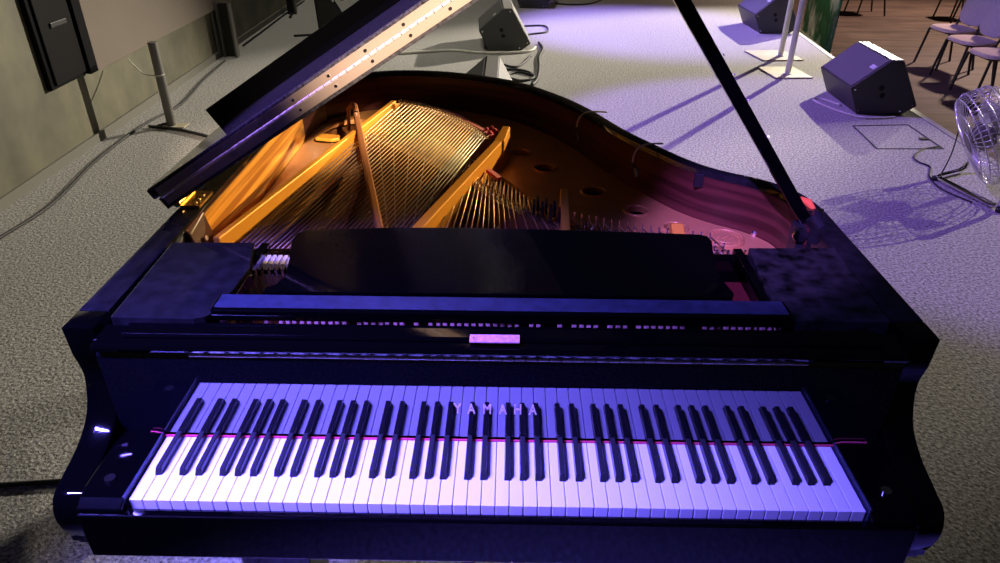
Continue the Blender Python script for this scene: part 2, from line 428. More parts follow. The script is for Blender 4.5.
# --- action seen through the gaps
P(MB().box(-.66,.66,.24,.262,.868,.884).build('action_rail', 'action_wood', bevel=.001))
P(MB().box(-.66,.66,.20,.62,.80,.822).build('action_frame', 'red_wood'))
hm = MB().prism([(.262,.87),(.32,.862),(.325,.905),(.318,.915),(.308,.905),(.304,.88),(.262,.884)], 'x', -.004, .004)
hm = P(hm.build('hammer', 'hammer_felt', bevel=.001)); hm.location = (-.60,0,0)
for i in range(1, 88):
    x = -.60 + i*.0138
    if random.random() < .12: continue
    c = hm.copy(); COL.objects.link(c); c.location = (x, random.uniform(-.004,.004), random.uniform(-.012,.006))
sp = P(MB().tube([(0,.225,.884),(0,.228,.905),(.004,.235,.915),(.008,.242,.905),(.009,.25,.886)], .0012, 6).build('action_spring', 'steel_wire')); sp.location = (-.2,0,0)
for i in range(1, 56):
    x = -.2 + i*.0135
    if random.random() < .15: continue
    c = sp.copy(); COL.objects.link(c); c.location = (x, 0, random.uniform(-.004,.004))
# --- iron plate
pl_out = [p for p in rim_in(.006) if p.y > .60]
pl_out = [Vector((.688,.60))] + pl_out + [Vector((-.688,.60))]
pl_loop = pl_out + [Vector((-.688,.545)), Vector((.688,.545))]
def circ(x, y, r, n=24, sy=1.): return [Vector((x+r*math.cos(2*PI*i/n), y+r*sy*math.sin(2*PI*i/n))) for i in range(n)]
bassO = [Vector(p) for p in ((-.622,.66),(-.452,1.42),(-.395,1.68),(-.30,1.745),(-.19,1.655),(-.09,1.54),(-.04,1.44),(-.225,.66))]
tenO = [Vector(p) for p in ((-.195,.66),(-.022,1.24),(.045,1.12),(.11,1.01),(.19,.90),(.29,.80),(.41,.705),(.50,.66))]
notch = [Vector(p) for p in catmull([(-.665,1.52,0),(-.55,1.50,0),(-.462,1.53,0),(-.45,1.68,0),(-.54,1.76,0),(-.64,1.70,0)], 5, True)]
notch = [Vector((p.x,p.y)) for p in notch]
holes = [(.051,1.42,.032),(.128,1.285,.032),(.264,1.10,.032),(.370,.972,.030),(.455,.868,.028)]
pl = MB().slab([pl_loop, bassO, tenO, notch] + [circ(*h) for h in holes], .808, .824)
pl = P(pl.build('iron_plate', 'plate', bevel=.003))
for h in holes:
    o = MB().tube([(p.x,p.y,.824) for p in circ(h[0],h[1],h[2]+.004)], .005, 8, closed=True).build('hole_rim', 'plate', smooth=True); o.parent = pl
o = MB().slab([[Vector(p) for p in ((-.66,1.53),(-.60,1.515),(-.575,1.53),(-.58,1.56),(-.65,1.575))]], .820, .832).build('plate_lug', 'strut', bevel=.003); o.parent = pl
# emblem on the treble side
em = MB().lathe([(.050,0),(.050,.004),(.046,.007),(.043,.004),(.030,.004),(.028,.006),(.0,.006)], (.570,.805,.824), seg=40).build('cast_emblem', 'plate', smooth='auto'); em.parent = pl
tx = MB()
for k in range(26):
    a = 2*PI*k/26; tx.cyl((.570+.0365*math.cos(a), .805+.0365*math.sin(a), .827), .0022, .004, seg=6)
for k in range(7): tx.cyl((.570-.018+.006*k, .805+.006*math.sin(k*2.1), .829), .003, .003, seg=6)
o = tx.build('emblem_relief', 'plate'); o.parent = em
o = MB().lathe([(.011,0),(.011,.007),(.006,.012),(.0,.012)], (.655,.835,.824), seg=16).build('plate_bolt', 'pin', smooth='auto'); o.parent = pl
o = MB().lathe([(.010,0),(.010,.007),(.006,.012),(.0,.012)], (.36,.745,.824), seg=16).build('plate_bolt', 'pin', smooth='auto'); o.parent = pl
# soundboard
P(MB().slab([pl_loop], .780, .788).build('soundboard', 'spruce'))
# struts
def strut(a, b, w, h, m='strut', nose=None):
    s = MB().beam(a, b, w, h)
    o = P(s.build('plate_strut', m, bevel=.004)); return o
def tapered(a, b, w, zt, za, zb):     # rib whose foot rises from za to zb
    a = Vector(a); b = Vector(b); d = (b-a).normalized(); r = Vector((d.y,-d.x,0))*w/2
    q = []
    for z in ((za,zb),(zt,zt)): q += [(a-r).to_3d()+Vector((0,0,z[0])), (a+r).to_3d()+Vector((0,0,z[0])), (b+r).to_3d()+Vector((0,0,z[1])), (b-r).to_3d()+Vector((0,0,z[1]))]
    return P(MB().hexa([tuple(v) for v in q]).build('plate_strut', 'strut', bevel=.003))
tapered((-.648,.60,0), (-.478,1.36,0), .016, .917, .79, .865)
tapered((-.472,1.40,0), (-.405,1.70,0), .018, .915, .824, .824)
o = MB().hexa([(-.425,1.66,.823),(-.385,1.66,.823),(-.375,1.72,.823),(-.405,1.73,.823),(-.422,1.66,.915),(-.395,1.66,.915),(-.382,1.74,.892),(-.402,1.745,.892)]).build('strut_nose', 'strut', bevel=.003); P(o)
tapered((-.224,.60,0), (-.018,1.30,0), .026, .910, .812, .824)
o = MB().hexa([(-.035,1.29,.823),(-.001,1.29,.823),(.022,1.385,.823),(-.004,1.39,.823),(-.035,1.29,.910),(-.001,1.29,.910),(.016,1.39,.925),(-.008,1.395,.925)]).build('strut_nose', 'strut', bevel=.003); P(o)
o = strut((-.275,.62,.926), (-.505,1.515,.926), .018, .034, 'stick'); o['label'] = 'thin brown strut over the bass strings'
P(MB().tube([(-.498,1.49,.915),(-.508,1.53,.925),(-.52,1.575,.932),(-.538,1.61,.926),(-.556,1.625,.905),(-.562,1.63,.825)], [.010,.010,.009,.008,.007,.006], 8).build('strut_nose', 'stick', smooth='auto'))
P(MB().cyl((-.502,1.505,.926), .008, .006, seg=12).build('strut_bolt', 'pin', smooth='auto'))
# treble struts, rising to a rounded end
def fin(x0, y0, x1, y1, w, zt):
    d = Vector((x1-x0, y1-y0, 0)); L = d.length; d.normalize(); r = Vector((d.y,-d.x,0))
    pr = [(0,.823),(L,.823),(L,zt-.012),(L-.008,zt-.003),(L-.02,zt),(0,zt-.016)]
    m_ = MB(); A = [m_.bm.verts.new(Vector((x0,y0,0))+d*t+r*(-w/2)+Vector((0,0,z))) for t,z in pr]; B = [m_.bm.verts.new(Vector((x0,y0,0))+d*t+r*(w/2)+Vector((0,0,z))) for t,z in pr]
    m_.bm.faces.new(A); m_.bm.faces.new(list(reversed(B)))
    for i in range(6): m_.bm.faces.new((A[i],B[i],B[(i+1)%6],A[(i+1)%6]))
    return P(m_.build('plate_strut', 'strut', bevel=.003))
fin(.148,.60,.160,.90,.020,.925)
fin(.412,.60,.425,.745,.030,.905)
fin(.60,.60,.575,.64,.030,.88)
# pin block bar at the front
P(MB().box(-.66,.66,.555,.585,.824,.90).build('pressure_bar', 'lacquer', bevel=.003))
# --- strings
NB = 31
def lerp(a, b, t): return a + (b-a)*t
bass_back = resample(catmull([Vector(p) for p in ((-.372,1.815),(-.29,1.765),(-.19,1.66),(-.10,1.53),(-.047,1.44))], 6), NB)
bass_bridge = resample(catmull([Vector(p) for p in ((-.388,1.735),(-.30,1.68),(-.20,1.58),(-.12,1.46),(-.065,1.35))], 6), NB)
for i in range(NB):
    t = i/(NB-1)
    x0 = lerp(-.618, -.262, t)
    br, bk_ = bass_bridge[i], bass_back[i]
    m_ = 'copper_wire' if i < 26 else 'steel_wire'
    P(MB().tube([(x0,.56,.888),(br.x,br.y,.897),(bk_.x,bk_.y,.880)], .0024 if i < 12 else .0019, 6).build('bass_string', m_, smooth=True))
bz = MB(); bb_ = resample(bass_bridge, 20)
for a, b in zip(bb_[:-1], bb_[1:]): bz.beam((a.x,a.y,.894),(b.x,b.y,.894),.034,.09)
P(bz.build('bass_bridge', 'bridge'))
pin = P(MB().cyl((0,0,0), .0023, .014, seg=8).build('bridge_pin', 'pin', smooth='auto')); pin.location = (bass_bridge[0].x-.004, bass_bridge[0].y, .892)
for i in range(NB):
    for s in (-1, 1):
        if i == 0 and s < 0: continue
        b = bass_bridge[i]; c = pin.copy(); COL.objects.link(c); c.location = (b.x+s*.0035, b.y+s*.012, .892)
hp = P(MB().cyl((0,0,0), .0020, .052, axis=(.05,.35,1), seg=8).build('hitch_pin', 'pin', smooth='auto')); hp.location = (bass_back[0].x, bass_back[0].y, .824)
for i in range(1, NB): c = hp.copy(); COL.objects.link(c); c.location = (bass_back[i].x, bass_back[i].y, .824)
# dark cloth behind the bass bridge
P(MB().slab([[Vector((p.x,p.y)) for p in bass_bridge[::3]] + [Vector((p.x,p.y)) for p in reversed(bass_back[::3])]], .825, .829).build('backing_cloth', 'red_wood'))
# red stringing felt
def ribbon(pts, w, z, h, name, m):
    q = MB(); pts = resample(pts, 24)
    for a, b in zip(pts[:-1], pts[1:]): q.beam((a.x,a.y,z),(b.x,b.y,z),w,h)
    return P(q.build(name, m))
rf = [Vector((p.x+.006, p.y-.03)) for p in bass_back[8:]]
ribbon(rf, .016, .888, .012, 'stringing_felt', 'red_felt')
for x, y, r in ((-.05,1.425,.012),(-.035,1.45,.014),(-.062,1.46,.010),(-.045,1.475,.010)):
    P(MB().lathe([(r*.3,0),(r,.008),(r*.8,.020),(r*.2,.026)], (x,y,.872), seg=10).build('felt_wedge', 'red_felt', smooth=True))
# long (treble) bridge
lbp = catmull([Vector(p) for p in ((-.50,1.50),(-.34,1.33),(-.20,1.18),(-.089,1.055),(-.036,.968),(.019,.899),(.071,.838),(.13,.785),(.24,.73),(.40,.68),(.52,.655))], 6)
q = MB(); lr = resample(lbp, 60)
for a, b in zip(lr[:-1], lr[1:]): q.beam((a.x,a.y,.872),(b.x,b.y,.872),.034,.07)
P(q.build('long_bridge', 'bridge'))
NT = 44
br_pts = resample([p for p in lbp if p.x > -.14], NT)
hitch = resample(catmull([Vector(p) for p in ((-.025,1.20),(.005,1.13),(.045,1.04),(.11,.945),(.205,.845),(.30,.765),(.42,.69),(.52,.64))], 6), NT)
for i in range(NT):
    t = i/(NT-1); b = br_pts[i]; h = hitch[i]
    x0 = lerp(-.185, .55, t)
    dr = (Vector((b.x,b.y)) - Vector((x0,.56))).normalized(); hl = lerp(.12, .07, t); h = Vector((b.x+dr.x*hl+.01, b.y+dr.y*hl, 0))
    m_ = 'dark_wire' if i % 2 else 'copper_wire'
    P(MB().tube([(x0,.56,.874),(b.x,b.y,.876),(h.x,h.y,.870)], .0017, 6).build('tenor_string', m_, smooth=True))
    for s in (-1, 1):
        c = pin.copy(); COL.objects.link(c); c.location = (b.x+s*.003, b.y+s*.010, .871)
        c.name = 'bridge_pin' 
    c = hp.copy(); COL.objects.link(c); c.location = (h.x, h.y+.004, .824)
rf2 = [Vector((lerp(b.x,h.x,.55), b.y+.06)) for b, h in zip(br_pts, hitch)][3:16]
ribbon(rf2[:5], .014, .881, .010, 'stringing_felt', 'red_felt')
# under-strings crossing beneath the bass
for i in range(7):
    t = i/6
    P(MB().tube([(lerp(-.26,-.19,t),.57,.868),(lerp(-.47,-.13,t),lerp(1.46,1.12,t),.872)], .0012, 6).build('tenor_string', 'steel_wire', smooth=True))
# dark beams under the bass strings
P(MB().beam((-.44,.62,.842),(-.47,1.60,.842),.05,.03).build('soundboard_rib', 'red_wood'))
P(MB().beam((-.29,.66,.836),(-.06,1.36,.836),.05,.026).build('soundboard_rib', 'red_wood'))
# golden rib seen at the front of the tenor opening
P(MB().beam((-.17,.66,.83),(-.115,.82,.83),.022,.02).build('plate_rib', 'strut', bevel=.002))
# dampers
dm = P(MB().box(-.0035,.0035,-.018,.018,0,.030).build('damper', 'black_plastic', bevel=.001)); dm.location = (.080,.835,.880)
for i in range(1, 8): c = dm.copy(); COL.objects.link(c); c.location = (.080+.0105*i, .835-.008*i+.03*(i%2), .880)
wd_ = P(MB().box(-.004,.004,-.02,.02,0,.016).build('bass_damper', 'damper_felt', bevel=.001)); wd_.location = (-.60,.53,.886)
for i in range(1, 22): c = wd_.copy(); COL.objects.link(c); c.location = (-.60+.0125*i, .53, .886)
# tuning pins by the desk
tp = P(MB().cyl((0,0,0), .0032, .06, axis=(0,-.15,1), seg=8).build('tuning_pin', 'pin', smooth='auto')); tp.location = (.46,.64,.824)
for r in range(3):
    for i in range(14):
        if r == 0 and i == 0: continue
        c = tp.copy(); COL.objects.link(c); c.location = (.46+.013*i+.004*r, .64-.022*r, .824)
for r in range(2):
    for i in range(12):
        c = tp.copy(); COL.objects.link(c); c.location = (-.60+.014*i, .42+.02*r, .872)
P(MB().box(-.66,.66,.34,.53,.80,.858).build('pin_block', 'red_wood'))
# --- lid
TH = math.radians(32.36)
LM = Matrix(((math.cos(TH),0,-math.sin(TH),-.788),(0,1,0,0),(math.sin(TH),0,math.cos(TH),.984),(0,0,0,1)))   # local x along the slope, z along the normal
lidp = [Vector((-.788,.66))] + [Vector((.79,.66))]
oo = offset(outer, -.022)
cur = [p for p in oo if p.y > .67]
lid_poly = [Vector((0,.66)), Vector((1.56,.66))] + [Vector((p.x+.788,p.y)) for p in cur if p.x > -.72] + [Vector((0,1.60))]
lid = MB().slab([lid_poly], -.030, 0); bmesh.ops.transform(lid.bm, matrix=LM, verts=lid.bm.verts)
lid = P(lid.build('lid', 'dusty_lid', bevel=.004))
fl = MB().box(-.012, 1.55, .66, 1.085, .002, .030); bmesh.ops.transform(fl.bm, matrix=LM, verts=fl.bm.verts)
fl = fl.build('front_flap', 'dusty_lid', bevel=.005); fl.parent = lid; fl['label'] = 'front flap folded back on top of the lid'
up = MB().box(.010, 1.55, 1.086, 1.104, .002, .086); bmesh.ops.transform(up.bm, matrix=LM, verts=up.bm.verts)
up = up.build('flap_lip', 'lacquer', bevel=.001); up.parent = lid; up['label'] = 'glossy black lip standing along the folded flap'
for z0, z1 in ((.003,.022),(-.022,-.003)):
    lf = MB().box(.012, 1.52, .6575, .6605, z0, z1); bmesh.ops.transform(lf.bm, matrix=LM, verts=lf.bm.verts)
    lf = lf.build('hinge_leaf', 'leaf_metal'); lf.parent = lid
    for i in range(16):
        s_ = MB().cyl(LM @ Vector((.03+.0965*i, .658, (z0+z1)/2)), .0035, .0025, axis=(0,-1,0), seg=10).build('hinge_screw', 'pin' if i < 6 else 'black_metal'); s_.parent = lf
hk = MB()
for i in range(75): hk.tube([LM @ Vector((.012+.02*i,.6565,0)), LM @ Vector((.030+.02*i,.6565,0))], .0038, 8)
hk = hk.build('hinge_knuckle', 'hinge_metal', smooth='auto'); hk.parent = lid
# rear hinge in brass at the bass rim
br = MB().box(-.745,-.700,.665,.75,.958,.966).tube([(-.752,.665,.970),(-.752,.75,.970)], .009, 10)
P(br.build('lid_hinge', 'brass', smooth='auto'))
for y in (.68,.70,.725): P(MB().cyl((-.715,y,.966), .005, .003, seg=10).build('hinge_screw', 'pin'))
P(MB().hexa([(-.697,.56,.86),(-.66,.56,.86),(-.667,.655,.86),(-.697,.665,.86),(-.697,.56,.955),(-.685,.56,.945),(-.688,.655,.957),(-.697,.665,.957)]).build('rim_cheek', 'veneer_dark', bevel=.004))
P(MB().cyl((-.672,.60,.915), .006, .004, axis=(1,0,.3), seg=12).build('screw', 'pin'))
# prop stick
pa, pb = Vector((.700,.652,.945)), Vector((.222,.652,1.597))
pr_ = P(MB().beam(pa, pb, .028, .026, up=(0,-1,0)).build('prop_stick', 'lacquer', bevel=.003))
for t in (.30,.42,.5,.56): 
    p = pa.lerp(pb, t); o = MB().cyl(p+Vector((.013,-.002,.009)), .003, .002, axis=(.8,0,.6), seg=10).build('prop_stop', 'chrome'); o.parent = pr_
P(MB().hexa([(.675,.63,.824),(.699,.63,.824),(.699,.68,.824),(.675,.68,.824),(.675,.63,.94),(.699,.63,.945),(.699,.68,.945),(.675,.68,.94)]).build('prop_socket', 'black_metal', bevel=.003))
P(MB().cyl((.676,.628,.93), .017, .010, axis=(0,-1,0), seg=20).build('prop_pivot', 'chrome', smooth='auto', bevel=.002))
P(MB().tube([(.728,.70,.958),(.722,.722,.966),(.708,.728,.968),(.700,.715,.968)], [.006,.010,.010,.006], 10).build('prop_felt', 'orange_felt', smooth=True))
P(MB().cyl((.728,.665,.962), .008, .012, seg=12).build('prop_bolt', 'chrome', smooth='auto'))
P(MB().tube([(.712,.60,.955),(.708,.635,.965),(.716,.66,.968)], [.010,.013,.008], 10).build('prop_bracket', 'black_metal', smooth='auto'))
# lid latch on the treble rim
P(MB().box(.505,.528,.925,.938,.915,.953).build('rim_latch', 'black_metal', bevel=.002))
# legs and lyre
for x, y in ((-.435,.16),(.435,.16)):
    lg = P(MB().hexa([(x-.05,y-.05,.12),(x+.05,y-.05,.12),(x+.05,y+.05,.12),(x-.05,y+.05,.12),(x-.075,y-.075,.60),(x+.075,y-.075,.60),(x+.075,y+.075,.60),(x-.075,y+.075,.60)]).build('leg', 'lacquer', bevel=.006))
    c = MB().cyl((x,y,.03),.045,.09,seg=20).build('leg_ferrule','brass',smooth='auto'); c.parent = lg
    c = MB().cyl((x-.015,y,.03),.03,.03,axis=(1,0,0),seg=20).build('caster','brass',smooth='auto'); c.parent = lg
lg = P(MB().hexa([(-.42,1.60,.12),(-.32,1.60,.12),(-.32,1.70,.12),(-.42,1.70,.12),(-.445,1.575,.62),(-.295,1.575,.62),(-.295,1.725,.62),(-.445,1.725,.62)]).build('leg', 'lacquer', bevel=.006))
c = MB().cyl((-.37,1.65,.03),.045,.09,seg=20).build('leg_ferrule','brass',smooth='auto'); c.parent = lg
c = MB().cyl((-.385,1.65,.03),.03,.03,axis=(1,0,0),seg=20).build('caster','brass',smooth='auto'); c.parent = lg
P(MB().slab([offset(outer, .02)], .60, .62).build('case_bottom', 'lacquer'))
ly = P(MB().hexa([(-.09,.10,.57),(.075,.10,.57),(.075,.24,.57),(-.09,.24,.57),(-.09,.06,.605),(.075,.06,.605),(.075,.26,.605),(-.09,.26,.605)]).build('pedal_lyre', 'lacquer', bevel=.003))
for x in (-.06,.045): c = MB().cyl((x,.17,.14),.016,.44,seg=16).build('lyre_post','lacquer',smooth='auto'); c.parent = ly
c = MB().box(-.12,.105,.10,.24,.07,.14).build('lyre_box','lacquer',bevel=.004); c.parent = ly
for x in (-.06,0,.06): c = MB().prism([(-.02,.065),(.10,.085),(.10,.095),(-.02,.08)],'x',x-.02-.008,x+.02-.008).build('pedal','brass',bevel=.003); c.parent = ly

# ------------------------------------------------------------------ microphone lead clipped on the rim
def rel(o, root): o.parent = root; o.matrix_parent_inverse = Matrix.LocRotScale(root.location, root.rotation_euler, None).inverted(); return o
def lead(x, y, dx, dy, lab):
    mc = empty('microphone_lead', (x,y,.963)); tag(mc, lab, 'microphone', 'leads clipped to the piano rim')
    q = lambda a, b, z: (x + a*dx*.09 - b*dy*.03, y + a*dy*.09 + b*dx*.03, z)   # a runs inwards across the rim
    rel(MB().tube(catmull([q(-.12,0,.9635),q(.15,0,.967),q(.55,0,.969),q(.85,.1,.963),q(1.0,.2,.945),q(1.03,.2,.922)], 6), .0026, 8).build('lead', 'cable_white', smooth=True), mc)
    rel(MB().tube([q(.92,-.5,.932),q(1.03,.2,.922),q(1.06,.9,.915)], .0045, 8).build('clip', 'black_plastic', smooth='auto'), mc)
    rel(MB().tube([q(1.06,.9,.915),q(1.06,1.3,.893)], .005, 8).build('capsule', 'chrome', smooth='auto'), mc)
lead(.318, 1.420, -.96, -.28, 'pale microphone lead over the piano rim, the one nearer the tail')
lead(.445, 1.125, -.90, -.43, 'pale microphone lead over the piano rim, the one nearer the brass latch')

# ------------------------------------------------------------------ stage monitors
def make_monitor():
    root = empty('stage_monitor')
    pr = [(0,0),(.334,0),(.436,.071),(.245,.411),(.156,.411),(-.097,.201)]
    c = MB().prism(pr, 'y', 0, .66).build('cabinet', 'monitor', root, bevel=.006)
    a, b = Vector((-.097,.201)), Vector((.156,.411)); t = (b-a).normalized(); n = Vector((-t.y, t.x))
    g = MB(); q = [a+t*.015, b-t*.012]; 
    A = [q[0], q[1], q[1]+n*.006, q[0]+n*.006]
    g.prism([tuple(p) for p in A], 'y', .02, .64); g = g.build('grille', 'monitor_grille', root, bevel=.002)
    bd = MB(); p0 = a+t*.20+n*.007; p1 = a+t*.235+n*.007; w = MB()
    for y0, y1 in ((.04,.055),(.060,.075),(.080,.115)):
        w.prism([tuple(p0), tuple(p1), tuple(p1+n*.002), tuple(p0+n*.002)], 'y', y0, y1)
    w = w.build('badge', 'white'); w.parent = g
    a2, b2 = Vector((.245,.411)), Vector((.436,.071)); t2 = (b2-a2).normalized(); n2 = Vector((-t2.y,t2.x))
    e = MB().prism([tuple(a2+t2*.01), tuple(b2-t2*.01), tuple(b2-t2*.01+n2*.004), tuple(a2+t2*.01+n2*.004)], 'y', .01, .65).build('rear_panel', 'monitor_lit_face', root)  # pale sheet, painted as the lit rear face
    e2 = MB().box(.160,.243,.01,.65,.411,.414).build('top_panel', 'monitor_lit_face', root)  # pale sheet, painted as the lit top face
    for x, z in ((.133,.208),(.152,.150)):
        h = MB().lathe([(.029,0),(.029,.004),(.022,.005),(.0,.0045)], (x,.001,z), axis=(0,-1,0), seg=20).build('pole_socket', 'monitor', root, smooth='auto')
        v = MB().cyl((x,-.0038,z), .020, .002, axis=(0,-1,0), seg=18).build('socket_hole', 'dark_void'); v.parent = h
    for x, z in ((.0,.03),(.32,.03),(.40,.08),(.22,.385),(-.06,.19)):
        MB().cyl((x,.001,z), .006, .003, axis=(0,-1,0), seg=10).build('screw', 'chrome', root)
    return root
mon = make_monitor()
def place(o, x, y, rz, label, group='stage monitors'):
    o.location = (x,y,0); o.rotation_euler = (0,0,rz); tag(o, label, 'speaker', group); return o
place(mon, 2.700, 4.585, math.radians(-1.5), 'black wedge stage monitor nearest the stage edge, beside the fan')
place(copy_tree(mon), -.22, 6.64, math.radians(3), 'black wedge stage monitor behind the piano tail with its grey end facing us')
place(copy_tree(mon), 2.87, 7.637, math.radians(1.5), 'black wedge stage monitor behind the two white poles')
place(copy_tree(mon), -.322, 3.96, math.radians(0), 'wedge stage monitor just behind the piano rim, only its top showing')
place(copy_tree(mon), .126, 9.21, math.radians(-8), 'farthest wedge stage monitor, cut off by the top edge of the picture')

# ------------------------------------------------------------------ white poles on square plates
def pole(x, y, ang, corners, label):
    root = empty('pole_stand', (x,y,0))
    tag(root, label, 'stand', 'white pole stands')
    q = [Vector((c[0]-x, c[1]-y)) for c in corners]
    MB().slab([q], .001, .012).build('base_plate', 'cream', root, bevel=.002)
    MB().cyl((0,0,.012), .036, .006, seg=20).build('collar', 'white', root, smooth='auto')
    MB().cyl((0,0,.015), .026, 1.9, seg=20).build('pole', 'white', root, smooth='auto')
    return root
pole(2.727,6.489,0, [(2.43,6.72),(2.50,6.30),(2.91,6.33),(2.84,6.75)], 'thin white pole on a cream square plate, the farther of two')
pole(2.56,5.774,0, [(2.36,6.03),(2.41,5.63),(2.75,5.65),(2.70,6.05)], 'thin white pole on a cream square plate, the nearer of two')

# ------------------------------------------------------------------ banner
bn = empty('roll_up_banner', (4.30,9.5,-.5)); tag(bn, 'green and white landscape banner standing beyond the stage edge', 'banner')
MB().hexa([(-.11,-.78,.03),(-.10,-.78,.03),(.11,.85,.03),(.10,.85,.03),(-.11,-.78,1.1),(-.10,-.78,1.1),(.11,.85,1.1),(.10,.85,1.1)]).build('printed_sheet', 'banner', bn)
MB().hexa([(-.16,-.80,0),(-.05,-.80,0),(.16,.87,0),(.05,.87,0),(-.14,-.80,.04),(-.07,-.80,.04),(.14,.87,.04),(.07,.87,.04)]).build('base', 'cream', bn, bevel=.005)
MB().beam((-.105,-.80,1.13),(.105,.87,1.13),.03,.03).build('top_rail', 'grey_metal', bn, bevel=.003)

# ------------------------------------------------------------------ fan
fan = empty('floor_fan', (2.88,3.1,0)); tag(fan, 'chrome wire-caged floor fan on a bent tube stand at right', 'fan')
def F_(o): return rel(o, fan)
c1 = Vector((2.625,3.26,.018)); a1 = Vector((2.875,3.395,.018)); c2 = Vector((2.745,2.80,.018))
cross = Vector((c2.x-a1.x, c2.y-a1.y, 0)).normalized(); flat = Vector((-cross.y, cross.x, 0))
HC = Vector(((c2.x+a1.x)/2-.06, (c2.y+a1.y)/2+.01, .335)); tilt = math.radians(28)
axd = Vector((flat.x*math.cos(tilt), flat.y*math.cos(tilt), math.sin(tilt)))          # blows away from the piano, tilted up
p1 = Vector((a1.x,a1.y,.30)); p2 = Vector((c2.x,c2.y,.30))
run = (c2-c1).normalized()
path = [p1, Vector((a1.x,a1.y,.07)), Vector((a1.x-.012,a1.y-.006,.03)), a1+Vector((-.05,-.027,0)), c1+Vector((.04,.022,0)), c1+Vector((.012,-.004,0)), c1+run*.04, c2-run*.06, c2-run*.018+Vector((0,0,.012)), c2+Vector((0,0,.06)), p2]
F_(MB().tube(path, .017, 10).build('tube_stand', 'chrome', smooth='auto'))
for c in (c1, c2): F_(MB().lathe([(.022,0),(.022,.02),(.018,.024)], (c.x,c.y,0), seg=14).build('rubber_foot', 'black_plastic', smooth='auto'))
R_ = .275
u = cross.copy(); w = axd.cross(u).normalized()
def ring(c, r, wr, n=40): return [c + u*(r*math.cos(2*PI*k/n)) + w*(r*math.sin(2*PI*k/n)) for k in range(n)]
for side, nm in ((-1,'rear_grille'), (1,'front_grille')):
    g = MB()
    for rr, dd in ((R_, .0), (R_, .055), (R_*.93, .088), (R_*.62, .105), (.07, .11)):
        if side == -1 and dd == 0: continue
        g.tube(ring(HC + axd*(side*dd), rr, 0), .0035 if rr > .2 else .0028, 6, closed=True)
    for k in range(56):
        a = 2*PI*k/56; e = u*math.cos(a) + w*math.sin(a)
        g.tube([HC+e*R_, HC+e*R_+axd*(side*.055), HC+e*R_*.93+axd*(side*.088), HC+e*R_*.62+axd*(side*.105), HC+e*.05+axd*(side*.11)], .0019, 5)
    F_(g.build(nm, 'wire_grille', smooth=True))
F_(MB().lathe([(.055,-.115),(.072,-.10),(.072,.0),(.05,.02)], HC, axis=axd, seg=24).build('motor', 'grey_metal', smooth='auto'))
F_(MB().lathe([(.05,.02),(.05,.05),(.03,.065)], HC, axis=axd, seg=20).build('hub', 'chrome', smooth='auto'))
for k in range(4):
    a = 2*PI*k/4 + .4; e = u*math.cos(a) + w*math.sin(a); tq = axd.cross(e)
    pts = []
    for r, wd2, tw in ((.045,.03,.6),(.10,.075,.55),(.17,.105,.45),(.235,.10,.38)):
        dirw = tq*math.cos(tw) + axd*math.sin(tw)
        pts.append((HC + e*r + axd*.035 - dirw*wd2*.5, HC + e*r + axd*.035 + dirw*wd2*.5))
    bl = MB(); V = []
    for (l, r2) in pts: V.append([bl.bm.verts.new(l), bl.bm.verts.new(r2), bl.bm.verts.new(r2+axd*.003), bl.bm.verts.new(l+axd*.003)])
    for i in range(3):
        for j in range(4): bl.bm.faces.new((V[i][j], V[i][(j+1)%4], V[i+1][(j+1)%4], V[i+1][j]))
    bl.bm.faces.new(V[0]); bl.bm.faces.new(list(reversed(V[-1])))
    F_(bl.build('fan_blade', 'blade', smooth='auto'))
for p, s in ((p1,-1),(p2,1)):
    q = HC + cross*(s*R_)
    F_(MB().tube([p+Vector((0,0,-.06)), p, p+(q-p)*.5], .020, 10).build('pivot_bracket', 'black_plastic', smooth='auto'))
sb = HC - cross*.23 - axd*.10 + Vector((0,0,.13))
F_(MB().box(-.025,.025,-.03,.03,-.04,.04, Matrix.Translation(sb)).build('switch_box', 'black_plastic', bevel=.006))
F_(MB().tube(catmull([sb+Vector((-.01,0,-.035)), sb.lerp(Vector((2.66,3.275,.035)),.35)+Vector((.012,0,0)), sb.lerp(Vector((2.66,3.275,.035)),.7)+Vector((.018,0,0)), Vector((2.66,3.275,.035))], 6), .004, 6).build('switch_cord', 'cable_black', smooth=True))

